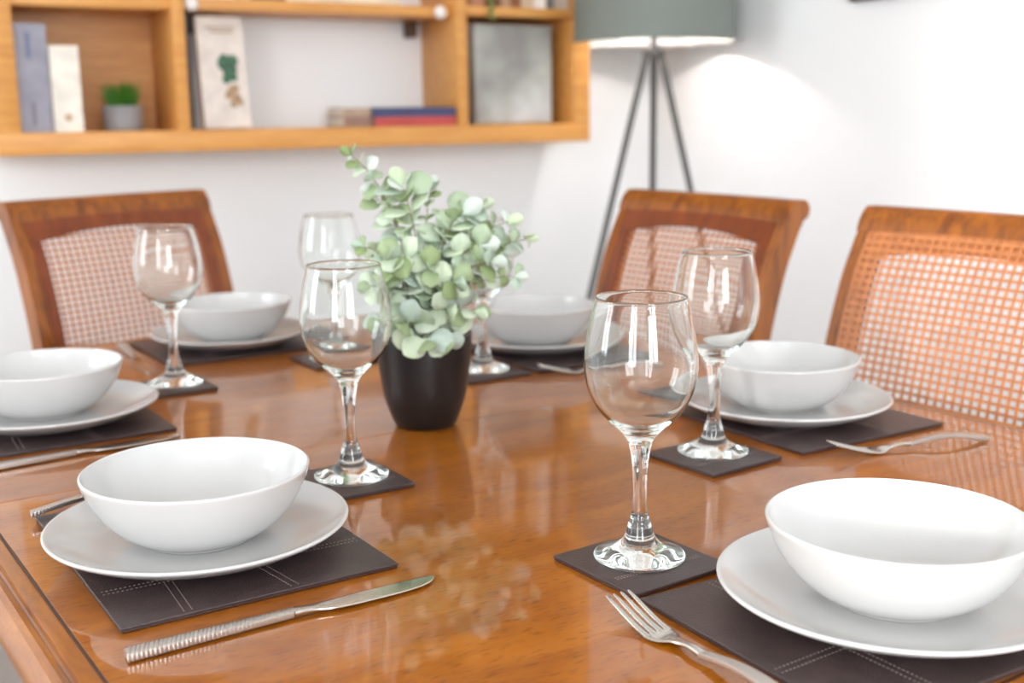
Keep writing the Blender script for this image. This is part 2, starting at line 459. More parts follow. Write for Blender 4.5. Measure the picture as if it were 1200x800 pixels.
SET = [((0.2340, 0.9400), (0.2350, 0.9440), 'on the front left placemat, beside the knife in the foreground'),
       ((0.1950, 1.4450), (0.1910, 1.4640), 'cut off by the left edge of the photo'),
       ((0.9380, 1.0130), (0.9420, 1.0260), 'before the rightmost cane chair'),
       ((0.6214, 0.5554), (0.6260, 0.5560), 'at the bottom right corner, nearest of all'),
       ((0.9060, 1.5140), (0.9030, 1.5180), 'just right of the black plant pot'),
       ((0.5170, 1.8030), (0.5230, 1.8120), 'at the far end before the dark cane chair')]
for i, (pp, bp, where) in enumerate(SET):
    a = p0 if i == 0 else p0.copy(); b = b0 if i == 0 else b0.copy()
    if i: COL.objects.link(a); COL.objects.link(b)
    a.location = (pp[0], pp[1], Z+MATH+0.0004); b.location = (bp[0], bp[1], Z+MATH+0.0004+0.0061)
    a['label'] = 'white round dinner plate '+where
    b['label'] = 'white deep round bowl '+where

# ------------------------------------------------------------------ cutlery (built along +x: handle end at x=0, tip at x=L)
def se_ring(x, y, z, w, t, n=12, e=0.55):
    ring = []
    for k in range(n):
        a = 2*PI*k/n; c, s = math.cos(a), math.sin(a)
        ring.append((x, y+w*math.copysign(abs(c)**e, c), z+t*math.copysign(abs(s)**e, s)))
    return ring
def ribbed(bm, x0, x1, w0, w1, zf, t0, t1, pitch=0.0030, skew=0.0024):
    n = int((x1-x0)/pitch); rings = []
    for k in range(n):
        for ph, sc in ((0.05, 0.88), (0.25, 1.0), (0.75, 1.0), (0.95, 0.88)):
            f = (k+ph)/n; x = x0+(x1-x0)*f
            w = w0+(w1-w0)*f; t = t0+(t1-t0)*f
            ring = se_ring(x, 0, zf(f), w*(0.97+0.03*(sc-0.88)/0.12), t*sc, 16, 0.32)
            rings.append([(p[0]+skew*(p[1]/w0), p[1], p[2]) for p in ring])
    rings = [[(x0-0.0008, p[1]*0.9, p[2]) for p in rings[0]]]+rings
    loft(bm, rings)
def knife(label):
    t = thing('table_knife', label, 'knife', group='silver table knives')
    bm = bmesh.new(); ribbed(bm, 0, 0.118, 0.0066, 0.0048, lambda f: 0.0038, 0.0034, 0.0026)
    obj('handle', bm, M['steel_handle'], t, angle=30)
    bm = bmesh.new()
    st = [(0.117, 0.0046, 0.0024, 0, 0.0038), (0.125, 0.0042, 0.0022, 0, 0.0036), (0.135, 0.0052, 0.0014, -0.0003, 0.0032), (0.148, 0.0080, 0.0010, -0.0012, 0.0028), (0.175, 0.0090, 0.0008, -0.0014, 0.0024),
          (0.205, 0.0088, 0.0007, -0.0010, 0.0022), (0.222, 0.0072, 0.0006, 0.0004, 0.0020), (0.231, 0.0044, 0.0005, 0.0028, 0.0018), (0.2355, 0.0012, 0.0004, 0.0052, 0.0017)]
    loft(bm, [se_ring(x, y, z, w, tt, 16, 0.34) for x, w, tt, y, z in smooth_prof(st, 4)])
    obj('blade', bm, M['steel'], t, angle=60)
    return t
def fork(label):
    t = thing('table_fork', label, 'fork', group='silver table forks')
    zf = lambda f: 0.0040+0.0062*math.sin(PI*min(1, f*0.92))**1.2
    bm = bmesh.new(); ribbed(bm, 0, 0.092, 0.0060, 0.0040, zf, 0.0026, 0.0021)
    obj('handle', bm, M['steel_handle'], t, angle=30)
    bm = bmesh.new()
    ze = zf(1)
    st = [(0.091, 0.0039, 0.0020, ze), (0.104, 0.0033, 0.0018, ze+0.0006), (0.115, 0.0036, 0.0015, ze-0.0008), (0.122, 0.0060, 0.0011, 0.0036), (0.128, 0.0094, 0.0009, 0.0022), (0.134, 0.0113, 0.0008, 0.0017), (0.141, 0.0117, 0.0008, 0.0019)]
    loft(bm, [se_ring(x, 0, z, w, tt) for x, w, tt, z in smooth_prof(st, 4)])
    for k in range(4):
        y0 = (k-1.5)*0.0062
        ts = [(0.138, 0.0026, 0.0008, 0.0018, y0), (0.150, 0.0021, 0.0008, 0.0036, y0), (0.163, 0.0019, 0.0008, 0.0070, y0*1.01), (0.176, 0.0017, 0.0007, 0.0110, y0*1.02), (0.185, 0.0013, 0.0005, 0.0136, y0*1.03), (0.187, 0.0005, 0.0003, 0.0141, y0*1.03)]
        loft(bm, [se_ring(x, y, z, w, tt, 10, 0.7) for x, w, tt, z, y in smooth_prof(ts, 3)])
    obj('tines', bm, M['steel'], t, angle=60)
    return t
def put(o, x, y, deg, z=0.0):
    o.location = (x, y, Z+z); o.rotation_euler = (0, 0, R(deg))
kn = knife('silver knife with ribbed handle in the front left foreground, beside the placemat'); put(kn, 0.1365, 0.7600, 4.0)
copy_thing(kn, 'silver knife at the left edge of the photo, between the two left place settings', (0.0790, 1.2700, Z), R(8.5))
copy_thing(kn, 'dark blurred knife at the far end, left of the farthest plate', (0.3670, 1.8900, Z), R(-92.0))
fk = fork('silver four-tined fork at the bottom of the photo, beside the nearest placemat'); put(fk, 0.4610, 0.4700, 91.4)
copy_thing(fk, 'silver fork before the rightmost cane chair, tines pointing left', (1.0470, 0.8170, Z), R(180-14.0))
copy_thing(fk, 'blurred silver fork right of the black pot, below the far right plate', (0.9930, 1.3130, Z), R(180-14.0))
copy_thing(fk, 'silver fork tucked behind the front left plate, only its handle end showing', (0.1230, 1.0835, Z+MATH+0.0003), R(4.5))

# ------------------------------------------------------------------ potted eucalyptus
PC = (0.568, 1.206)
plant = thing('potted_eucalyptus', 'artificial silver green eucalyptus in a black pot in the middle of the table', 'potted plant', (PC[0], PC[1], Z))
bm = bmesh.new()
lathe(bm, smooth_prof([(0.0, 0.0), (0.030, 0.0), (0.0350, 0.003), (0.0400, 0.014), (0.0470, 0.035), (0.0510, 0.060), (0.0540, 0.085), (0.0555, 0.104), (0.0553, 0.1075), (0.0540, 0.1085), (0.0522, 0.107), (0.0510, 0.095), (0.0495, 0.085), (0.0, 0.084)], 4), 64)
obj('pot', bm, M['pot'], plant, angle=50)
bm = bmesh.new()
lathe(bm, [(0.0, 0.094), (0.02, 0.0945), (0.04, 0.0935), (0.0500, 0.0915), (0.0500, 0.086), (0.0, 0.086)], 32)
for k in range(70):
    a = random.uniform(0, 2*PI); r = 0.046*math.sqrt(random.random())
    sphere(bm, (r*math.cos(a), r*math.sin(a), 0.0945), random.uniform(0.003, 0.0055), (1, 1, 0.7), 8)
obj('pebble_fill', bm, M['pebbles'], plant)
def add_leaf(bm, base, d, nrm, L, W):
    """round leaf with a short stalk: base point, growth direction, face normal"""
    d = d.normalized(); s = d.cross(nrm).normalized(); n = s.cross(d).normalized()
    rows = [(0.0, 0.06), (0.10, 0.10), (0.22, 0.55), (0.38, 0.86), (0.55, 1.0), (0.72, 0.92), (0.87, 0.66), (0.96, 0.34), (1.0, 0.04)]
    th = 0.00035
    top, bot = [], []
    for f, w in rows:
        bend = -0.14*L*(f*f)
        for lst, off in ((top, th), (bot, -th)):
            lst.append([bm.verts.new(base+d*(L*f)+s*(W*0.5*w*q)+n*(bend+0.10*W*abs(q)*w+off)) for q in (-1, 0, 1)])
    for lst in (top, bot):
        for a, b in zip(lst, lst[1:]):
            for q in (0, 1): bm.faces.new((a[q], a[q+1], b[q+1], b[q]))
    for i in range(len(rows)-1):
        for q in (0, 2): bm.faces.new((top[i][q], top[i+1][q], bot[i+1][q], bot[i][q]))
CR = Vector((0.8685, -0.4955, 0)); CF = Vector((0.4955, 0.8685, 0)); UP = Vector((0, 0, 1))   # axes used to spread the sprigs
def sprig(tip, ctrl, base, n, l0, l1, droop=0.0):
    P0 = base; P1 = ctrl; P2 = tip
    pts = [(P0*(1-t)**2+P1*2*t*(1-t)+P2*t*t) for t in [k/14 for k in range(15)]]
    bm = bmesh.new(); tube(bm, pts, [0.0013-0.0008*k/14 for k in range(15)], 6)
    st = obj('stem', bm, M['stem'], plant)
    bm = bmesh.new()
    ang = random.uniform(0, PI)
    for k in range(n):
        f = 0.16+0.84*(k/(n-1)); i = f*14; a = int(min(i, 13)); p = pts[a].lerp(pts[a+1], i-a)
        t = (pts[a+1]-pts[a]).normalized()
        u = t.cross(Vector((0.3, 0.5, 0.8))).normalized(); v = t.cross(u)
        ang += PI/2+random.uniform(-0.35, 0.35)
        L = l0+(l1-l0)*f**0.8
        L *= random.uniform(0.82, 1.15)
        for sgn in (0, PI):
            q = ang+sgn+random.uniform(-0.25, 0.25)
            side = math.cos(q)*u+math.sin(q)*v
            d = (side+t*random.uniform(0.25, 0.75)+UP*random.uniform(-0.15, 0.25)).normalized()
            nrm = (t*0.45-side*0.3-CF*random.uniform(0.2, 1.0)+CR*random.uniform(-.6, .6)+UP*random.uniform(-.1, .7)).normalized()
            if abs(nrm.dot(d)) > 0.92: nrm = UP
            add_leaf(bm, p, d, nrm, L, L*random.uniform(0.8, 0.98))
        if k == n-1: add_leaf(bm, p, t, CF, L, L*0.7)
    obj('leaves', bm, M['leaf'], st, angle=180)
def loc(x, y, z): return CR*x+CF*y+UP*(0.0955+z)
SP = [  # tip (right, depth, up), leaf pairs, base leaf size, tip leaf size
    ((-0.074, 0.000, 0.212), 12, 0.028, 0.0150), ((-0.052, 0.020, 0.165), 9, 0.027, 0.020), ((-0.018, -0.012, 0.178), 10, 0.029, 0.027), ((0.012, 0.010, 0.172), 9, 0.027, 0.0150),
    ((0.030, 0.000, 0.128), 9, 0.028, 0.024), ((0.045, -0.005, 0.145), 9, 0.028, 0.024), ((0.066, 0.010, 0.152), 10, 0.028, 0.020), ((0.095, 0.000, 0.136), 10, 0.026, 0.018), ((0.118, 0.010, 0.116), 10, 0.025, 0.014),
    ((0.104, -0.020, 0.078), 9, 0.025, 0.014), ((0.078, -0.030, 0.095), 9, 0.027, 0.022), ((0.066, -0.020, 0.112), 9, 0.028, 0.024), ((0.088, 0.020, 0.100), 9, 0.026, 0.020), ((-0.062, -0.010, 0.112), 8, 0.026, 0.015), ((-0.050, -0.030, 0.070), 7, 0.028, 0.020),
    ((-0.020, -0.045, 0.105), 8, 0.030, 0.027), ((0.012, -0.050, 0.092), 8, 0.029, 0.026), ((0.038, -0.045, 0.075), 8, 0.029, 0.026), ((0.030, -0.050, 0.048), 6, 0.030, 0.025), ((-0.012, -0.058, 0.034), 5, 0.029, 0.026), ((-0.035, -0.035, 0.095), 8, 0.029, 0.024),
    ((0.058, -0.040, 0.042), 6, 0.028, 0.023), ((-0.038, -0.045, 0.035), 5, 0.028, 0.024), ((0.008, -0.062, 0.016), 4, 0.029, 0.027), ((0.060, 0.045, 0.105), 8, 0.027, 0.020), ((0.026, -0.056, 0.012), 4, 0.028, 0.025)]
for (x, y, z), n, l0, l1 in SP:
    b = loc(random.uniform(-0.012, 0.012), random.uniform(-0.012, 0.012), -0.002)
    c = loc(x*0.35, y*0.35, z*0.75+0.02)
    sprig(loc(x, y, z), c, b, max(4, round(n*0.88)), l0*1.1, l1*1.12)

# ------------------------------------------------------------------ cane chairs
PROF = [(0.075, 0.0), (0.030, 0.20), (0.0, 0.42), (0.002, 0.52), (0.012, 0.64), (0.030, 0.75), (0.058, 0.85), (0.084, 0.91), (0.104, 0.948)]
PS = smooth_prof(PROF, 8)
def py(z):
    for a, b in zip(PS, PS[1:]):
        if a[1] <= z <= b[1]: return a[0]+(b[0]-a[0])*(z-a[1])/(b[1]-a[1])
    return PS[-1][0]+(z-PS[-1][1])*0.6
CW = 0.200
def bow(x): return 0.010*(1-(x/CW)**2)
def S(x, z, off): return (x, py(z)+bow(x)+off, z)
def ring_panel(bm, outer, inner, o0, o1):
    vs = [[bm.verts.new(S(p[0], p[1], o)) for p in ps] for ps, o in ((outer, o0), (inner, o0), (inner, o1), (outer, o1))]
    n = len(outer)
    for a, b in ((0, 1), (1, 2), (2, 3), (3, 0)):
        for k in range(n):
            q = (k+1) % n
            bm.faces.new((vs[a][k], vs[a][q], vs[b][q], vs[b][k]))
def arch_outline(hw, z0, z1, rise, n=12, m=10):
    pts = [(hw*(2*k/n-1), z0) for k in range(n)]
    pts += [(hw, z0+(z1-z0)*k/m) for k in range(m)]
    pts += [(-hw*(2*k/n-1), z1+rise*(1-(2*k/n-1)**2)) for k in range(n)]
    pts += [(-hw, z1-(z1-z0)*k/m) for k in range(m)]
    return pts
def top_z(x, hw, z1, rise): return z1+rise*(1-(x/hw)**2)
def make_cane(t, hwid, zb, z1, rise):
    """woven cane: two crossing sets of thin strands"""
    bm = bmesh.new()
    pitch, pz, hw = 0.0128, 0.0105, 0.0021
    def strand(path, wx, wz, off):
        rr = []
        for x, z in path:
            rr.append([S(x-wx, z-wz, off), S(x+wx, z+wz, off), S(x+wx, z+wz, off+0.0010), S(x-wx, z-wz, off+0.0010)])
        loft(bm, rr)
    nx = int(2*hwid/pitch)
    for k in range(nx+1):
        x = -hwid+2*hwid*k/nx
        zt = top_z(x, hwid, z1, rise)+0.004
        strand([(x, zb+(zt-zb)*j/10) for j in range(11)], hw, 0, -0.0064 if hwid > 0.165 else 0.0040)
    for k in range(int((z1+rise-zb)/pz)+1):
        z = zb+pz*k
        lim = hwid+0.001
        if z > z1+0.003: lim = hwid*math.sqrt(max(0, 1-(z-z1-0.003)/(rise+0.0015)))
        if lim < 0.02: continue
        strand([(lim*(2*j/14-1), z) for j in range(15)], 0, hw*0.9, -0.0073 if hwid > 0.165 else 0.0031)
    return obj('cane_panel', bm, M['cane'], t, smooth=False)
def make_chair(label):
    t = thing('cane_chair', label, 'chair', group='cane-backed dining chairs')
    for s in (-1, 1):
        rings = []
        for y, z in PS:
            x = s*(CW-0.0125); w = 0.0125; yb = y
            d = 0.036 if z > 0.3 else 0.036-0.012*(0.3-z)/0.3
            rings.append([(x-w, yb, z), (x+w, yb, z), (x+w, yb+d, z), (x-w, yb+d, z)])
        bm = bmesh.new(); loft(bm, rings)
        bmesh.ops.bevel(bm, geom=[e for e in bm.edges if abs((e.verts[0].co-e.verts[1].co).normalized().z) > 0.5], offset=0.004, segments=2, affect='EDGES')
        obj('back_post', bm, M['chair'], t, angle=50)
    # crest rail with rolled top
    rings = []
    for k in range(25):
        x = (CW+0.001)*(2*k/24-1)
        y0 = py(0.934)+bow(x); y1 = py(0.945)+bow(x)
        pr = [(y0+0.024, 0.934), (y0-0.003, 0.932), (y1-0.004, 0.947), (y1+0.003, 0.958), (y1+0.012, 0.966)]
        cx, cz, r = y1+0.026, 0.9505, 0.0165
        for a in (75, 45, 15, -15, -45, -75, -105): pr.append((cx+r*math.cos(R(a)), cz+r*math.sin(R(a))))
        pr.append((y1+0.014, 0.934))
        rings.append([(x, a, b) for a, b in pr])
    bm = bmesh.new(); loft(bm, rings); obj('crest_rail', bm, M['chair'], t, angle=40)
    bm = bmesh.new()
    ring = lambda x: [(x, 0.002+bow(x), 0.500), (x, 0.026+bow(x), 0.500), (x, 0.028+bow(x), 0.545), (x, 0.004+bow(x), 0.545)]
    loft(bm, [ring((CW-0.024)*(2*k/12-1)) for k in range(13)]); obj('lower_rail', bm, M['chair'], t, angle=40)
    bm = bmesh.new()
    ring_panel(bm, arch_outline(0.178, 0.543, 0.932, 0.004), arch_outline(0.157, 0.570, 0.898, 0.014), -0.004, 0.016)
    bmesh.ops.bevel(bm, geom=[e for e in bm.edges if e.calc_face_angle(0) > 0.8], offset=0.0025, segments=2, affect='EDGES')
    obj('inner_frame', bm, M['chair_inner'], t, angle=40)
    make_cane(t, 0.159, 0.566, 0.898, 0.014)
    # seat
    def seat_ring(f, z, g=1.0):
        return None
    bm = bmesh.new()
    out = [(-0.185, 0.02), (0.185, 0.02), (0.225, -0.40), (-0.225, -0.40)]
    loft(bm, [[(x, y, 0.405) for x, y in out], [(x, y, 0.450) for x, y in out]])
    bmesh.ops.bevel(bm, geom=list(bm.edges), offset=0.008, segments=3, affect='EDGES')
    obj('seat_frame', bm, M['chair'], t, angle=40)
    bm = bmesh.new()
    inn = [(-0.155, -0.012), (0.155, -0.012), (0.195, -0.368), (-0.195, -0.368)]
    loft(bm, [[(x, y, 0.450) for x, y in inn], [(x, y, 0.458) for x, y in inn]])
    obj('seat_cane', bm, M['cane'], t, angle=40)
    for s in (-1, 1):
        pth = smooth_prof([(s*0.200, -0.375, 0.405), (s*0.203, -0.380, 0.33), (s*0.201, -0.377, 0.2), (s*0.200, -0.378, 0.08), (s*0.203, -0.392, 0.0)], 4)
        rr = []
        for i, (x, y, z) in enumerate(pth):
            w = 0.012+0.012*z/0.405
            rr.append([(x-w, y-w, z), (x+w, y-w, z), (x+w, y+w, z), (x-w, y+w, z)])
        bm = bmesh.new(); loft(bm, rr)
        obj('front_leg', bm, M['chair'], t, angle=50)
    return t
def chair_at(t, cx, cy, deg):
    a = R(deg); d = 0.104+0.0
    t.location = (cx+math.sin(a)*d, cy-math.cos(a)*d, 0); t.rotation_euler = (0, 0, a)
ch = make_chair('dark wood cane-backed chair at the far left end of the table')
chair_at(ch, 0.437, 2.222, 20)
c2 = copy_thing(ch, 'cane-backed chair in the middle of the picture, in front of the floor lamp', (0, 0, 0), 0); chair_at(c2, 1.251, 1.563, -85.5)
c3 = copy_thing(ch, 'rightmost cane-backed chair, cut off by the right edge of the photo', (0, 0, 0), 0); chair_at(c3, 1.290, 1.028, -86)
for o in list(c3.children):              # on this chair the cane is carried over the whole inner frame
    if o.name.startswith('cane_panel'): bpy.data.objects.remove(o); continue
    if o.name.startswith('inner_frame'):
        o.data = o.data.copy(); o.data.materials[0] = M['chair_light']
make_cane(c3, 0.175, 0.552, 0.926, 0.004)

# ------------------------------------------------------------------ wall shelf unit
YF, YB = 2.78, 3.0
zb0, zb1 = TOP+0.276, TOP+0.3245        # bottom board
ztop = 2.26
shelf = thing('wall_shelf_unit', 'light oak box shelf unit with open compartments on the back wall', 'shelf', (1.07, YB, zb0))
def spart(name, x0, x1, y0, y1, z0, z1, mat='oak', bev=0.0015, parent=None):
    bm = bmesh.new()
    add_box(bm, ((x0+x1)/2-1.07, (y0+y1)/2-YB, (z0+z1)/2-zb0), (x1-x0, y1-y0, z1-z0), bevel=bev)
    return obj(name, bm, M[mat], parent or shelf)
yb = YB-0.0015
spart('bottom_board', 0.316, 1.833, YF, yb, zb0, zb1)
spart('top_board', 0.316, 1.833, YF, yb, ztop-0.048, ztop)
spart('side_panel', 0.316, 0.366, YF, yb, zb1, ztop-0.048)
spart('side_panel', 1.780, 1.833, YF, yb, zb1, ztop-0.048)
spart('divider', 0.704, 0.733, YF+0.001, yb, zb1, ztop-0.048)
spart('divider', 1.429, 1.457, YF+0.001, yb, zb1, ztop-0.048)
spart('shelf_board', 0.366, 0.704, YF+0.012, yb-0.009, TOP+0.594, TOP+0.618)
mid = spart('shelf_board', 0.735, 1.427, YF+0.03, yb, TOP+0.598, TOP+0.624)
spart('shelf_board', 1.457, 1.780, YF+0.002, yb-0.009, TOP+0.603, TOP+0.626)
spart('back_panel', 0.366, 0.704, yb-0.008, yb, zb1, ztop-0.048, 'oak_panel')
spart('back_panel', 1.457, 1.780, yb-0.008, yb, zb1, ztop-0.048, 'oak_panel')
for zz in (1.665, 1.955):  # unseen upper rows, added so the table top reflects their oak
    for xa, xb in ((0.366, 0.704), (0.733, 1.429), (1.457, 1.780)): spart('shelf_board', xa, xb, YF+0.012, yb-0.009, zz, zz+0.024)
for x in (0.756, 1.392):
    bm = bmesh.new(); sphere(bm, (x-1.07, YF+0.022-YB, TOP+0.609-zb0), 0.0165, (1, 0.6, 1), 20)
    k = obj('knob', bm, M['white_plastic'], mid); k['label'] = 'round white knob on the shelf end'
for x in (0.800, 1.386):
    spart('bracket', x-0.010, x+0.010, YB-0.05, yb, TOP+0.556, TOP+0.5975, 'dark_metal')
zs = zb1+0.0004
def book(label, x0, x1, y0, y1, z0, z1, cover, page=(232, 224, 208), spine='front', group=None, rz=0, extra=None, tiltx=0.0):
    """book with a cover (two boards and spine) and a page block; spine towards -y ('front'), or lying flat"""
    t = thing('book', label, 'book', ((x0+x1)/2, (y0+y1)/2, z0), rz, group)
    if tiltx: t.rotation_euler = (tiltx, 0, rz)
    w, d, h = x1-x0, y1-y0, z1-z0
    cov = plain('cover_'+label[:18], cover, 0.5, noise=0.12, nscale=30)
    bm = bmesh.new(); b = 0.0025
    if spine == 'front':        # standing, spine facing the room
        add_box(bm, (-w/2+b/2, 0, h/2), (b, d, h)); add_box(bm, (w/2-b/2, 0, h/2), (b, d, h)); add_box(bm, (0, -d/2+b/2, h/2), (w-2*b, b, h))
        pc, ps = (0, b/2, h/2), (w-2*b-0.0004, d-b-0.004, h-0.006)
    elif spine == 'flat':       # lying, spine facing the room
        add_box(bm, (0, 0, b/2), (w, d, b)); add_box(bm, (0, 0, h-b/2), (w, d, b)); add_box(bm, (0, -d/2+b/2, h/2), (w, b, h-2*b))
        pc, ps = (0, b/2, h/2), (w-0.006, d-b-0.004, h-2*b-0.0004)
    else:                       # standing, front cover facing the room, spine on the left
        add_box(bm, (0, -d/2+b/2, h/2), (w, b, h)); add_box(bm, (0, d/2-b/2, h/2), (w, b, h)); add_box(bm, (-w/2+b/2, 0, h/2), (b, d-2*b, h))
        pc, ps = (b/2, 0, h/2), (w-b-0.004, d-2*b-0.0004, h-0.006)
    obj('cover', bm, cov, t, smooth=False)
    obj('pages', box_bm(pc, ps), plain('pages_'+label[:18], page, 0.8), t, smooth=False)
    if extra: extra(t, w, d, h)
    return t
def blk(t, name, c, s, rgb):
    obj(name, box_bm(c, s), plain(name+str(rgb), rgb, 0.55), t, smooth=False)
def ex_grey(t, w, d, h):
    blk(t, 'spine_title', (-0.006, -d/2-0.0003, h*0.80), (0.010, 0.0008, 0.055), (108, 116, 142))
    blk(t, 'spine_mark', (-0.004, -d/2-0.0003, h*0.17), (0.008, 0.0008, 0.05), (118, 114, 122))
book('tall mottled grey blue book standing at the left end of the shelf', 0.3685, 0.434, YF+0.018, YF+0.178, zs, zs+0.232, (148, 146, 158), extra=ex_grey)
def ex_cream(t, w, d, h):
    bm = bmesh.new(); r = bmesh.ops.create_circle(bm, cap_ends=True, radius=0.0085, segments=20)
    bmesh.ops.extrude_face_region(bm, geom=list(bm.faces))
    for i, v in enumerate(bm.verts):
        v.co = Vector((v.co.x, -d/2-(0.0008 if i < 20 else 0.0), h*0.17+v.co.y))
    obj('spine_emblem', bm, plain('emblem_tan', (196, 160, 128), 0.6), t, smooth=False)
book('cream book beside the taller grey book on the shelf', 0.4365, 0.497, YF+0.010, YF+0.160, zs, zs+0.186, (234, 226, 212), extra=ex_cream)
# small potted grass
g = thing('potted_grass', 'tiny green grass plant in a grey pot on the left shelf', 'potted plant', (0.600, 2.870, zs))
bm = bmesh.new(); lathe(bm, [(0, 0), (0.040, 0), (0.043, 0.003), (0.046, 0.054), (0.0445, 0.0565), (0.042, 0.054), (0.041, 0.046), (0, 0.046)], 32)
obj('pot', bm, plain('grey_pot', (140, 138, 138), 0.5), g)
bm = bmesh.new()
for k in range(230):
    a = random.uniform(0, 2*PI); r = 0.030*math.sqrt(random.random()); hh = random.uniform(0.035, 0.068)
    b = Vector((r*math.cos(a), r*math.sin(a), 0.045)); o_ = Vector((math.cos(a), math.sin(a), 0))*random.uniform(0.0, 0.026)
    tube(bm, [b, b+o_*0.35+UP*hh*0.6, b+o_+UP*hh], [0.0014, 0.0012, 0.0003], 4)
obj('grass_blades', bm, M['grass'], g)
# dark book and leaning cookbook in the middle compartment
book('dark navy book behind the pale cookbook, against the divider', 0.735, 0.763, YF+0.075, YF+0.215, zs, zs+0.275, (20, 18, 26))
def ex_cook(t, w, d, h):
    y = -d/2-0.0005
    for zz, ww, xx in ((0.90, 0.070, 0.0), (0.865, 0.055, 0.004)):
        blk(t, 'title_bar', (xx, y, h*zz), (ww, 0.0008, 0.006), (176, 156, 138))
    bm = bmesh.new(); random.seed(3)
    for k in range(26):
        sphere(bm, (0.012+random.uniform(-0.017, 0.017), y, h*0.53+random.uniform(-0.026, 0.026)), random.uniform(0.008, 0.012), (1, 0.08, 1), 10)
    obj('leaf_picture', bm, plain('cover_green', (62, 104, 76), 0.5, noise=0.5, nscale=60), t)
    bm = bmesh.new()
    for k in range(16):
        sphere(bm, (0.014+random.uniform(-0.013, 0.013)+k*0.0006, y, h*0.36-k*0.0026), random.uniform(0.0075, 0.010), (1, 0.08, 1), 10)
    obj('food_picture', bm, plain('cover_brown', (170, 140, 108), 0.5, noise=0.5, nscale=80), t)
ck = book('pale cookbook leaning with its front cover and green picture showing', 0.774, 0.886, YF+0.030, YF+0.052, zs+0.001, zs+0.262, (222, 210, 200), spine='cover', extra=ex_cook, tiltx=R(-9))
ck.location.z = zs+0.0020
def flatbook(label, x0, x1, z0, h, rgb, dy=0.0, page=(226, 216, 200), dd=0.15):
    return book(label, x0, x1, YF+0.012+dy, YF+0.012+dd+dy, z0, z0+h, rgb, page, 'flat', 'books lying flat on the shelf')
flatbook('red book lying flat under the blue book on the shelf', 1.196, 1.424, zs, 0.0235, (186, 72, 66))
flatbook('navy blue book lying flat on top of the red book', 1.192, 1.426, zs+0.0239, 0.0235, (62, 66, 104), 0.001)
flatbook('brown book lying flat at the left of the red one', 1.116, 1.189, zs, 0.026, (146, 112, 96), 0.004, dd=0.11)
flatbook('taupe book lying flat on the small brown book', 1.114, 1.188, zs+0.0264, 0.021, (178, 152, 130), 0.006, dd=0.11)
# grey box
box = thing('storage_box', 'grey box with a misty pale pattern in the right compartment', 'box', (1.618, YF+0.115, zs))
bm = bmesh.new(); add_box(bm, (0, 0, 0.126), (0.240, 0.150, 0.252), bevel=0.008, seg=3)
m, nt, p = new_mat('misty_grey_print')
tc = nt.nodes.new('ShaderNodeTexCoord'); nz = nt.nodes.new('ShaderNodeTexNoise'); nz.inputs['Scale'].default_value = 6; nz.inputs['Detail'].default_value = 3
cr = nt.nodes.new('ShaderNodeValToRGB')
cr.color_ramp.elements[0].position = 0.34; cr.color_ramp.elements[0].color = srgb(146, 142, 138)
cr.color_ramp.elements[1].position = 0.66; cr.color_ramp.elements[1].color = srgb(200, 202, 203)
e = cr.color_ramp.elements.new(0.5); e.color = srgb(172, 174, 166)
nt.links.new(tc.outputs['Object'], nz.inputs['Vector']); nt.links.new(nz.outputs['Fac'], cr.inputs['Fac']); nt.links.new(cr.outputs['Color'], p.inputs['Base Color'])
p.inputs['Roughness'].default_value = 0.35
obj('box_body', bm, m, box)
bm = bmesh.new(); add_box(bm, (0, 0, 0.2535), (0.243, 0.153, 0.012), bevel=0.004, seg=2); lid = obj('lid', bm, m, box)
# things on the upper right board
zu = TOP+0.626+0.0004
xs = 1.566
for lab, w, h, rgb in (('tan paperback, first of the row on the upper right board', 0.026, 0.19, (176, 138, 108)), ('chestnut brown book on the upper right board', 0.030, 0.21, (140, 84, 52)),
                       ('beige book left of the white one on the upper right board', 0.036, 0.20, (206, 178, 150)), ('white book on the upper right board', 0.038, 0.215, (240, 228, 216)),
                       ('dark grey book right of the white one on the upper right board', 0.024, 0.19, (112, 106, 104)), ('pale grey brown book at the right end of the upper right board', 0.045, 0.2, (190, 170, 154))):
    book(lab, xs, xs+w, YF+0.012, YF+0.162, zu, zu+h, rgb, group='books on the upper right board'); xs += w+0.0015
tp = thing('trailing_plant', 'green stem of a small plant hanging over the upper right board', 'potted plant', (1.510, YF+0.060, zu))
bm = bmesh.new(); lathe(bm, [(0, 0), (0.030, 0), (0.036, 0.06), (0.034, 0.062), (0.031, 0.05), (0, 0.05)], 24); obj('pot', bm, plain('clay_pot', (190, 134, 104), 0.7), tp)
bm = bmesh.new()
pts = smooth_prof([(0.0, 0.0, 0.05), (0.0, -0.03, 0.085), (0.010, -0.062, 0.07), (0.013, -0.0675, 0.02), (0.014, -0.069, -0.024)], 5)
tube(bm, pts, 0.0045, 6)
for k in range(5, len(pts)):
    p_ = Vector(pts[k])
    add_leaf(bm, p_, Vector((random.uniform(-1, 1), -0.25, random.uniform(-1, 0.2))), Vector((0, -1, 0.2)), 0.016, 0.009)
obj('vine', bm, plain('vine_green', (104, 118, 58), 0.6), tp)
# books lying on the middle board, just inside the top of the picture
zm = TOP+0.624+0.0004
book('dark brown book lying flat on the middle board', 0.905, 0.990, YF+0.045, YF+0.18, zm, zm+0.03, (120, 84, 54), spine='flat')
book('cream book lying flat on the middle board', 0.992, 1.290, YF+0.045, YF+0.2, zm, zm+0.03, (222, 204, 178), spine='flat')

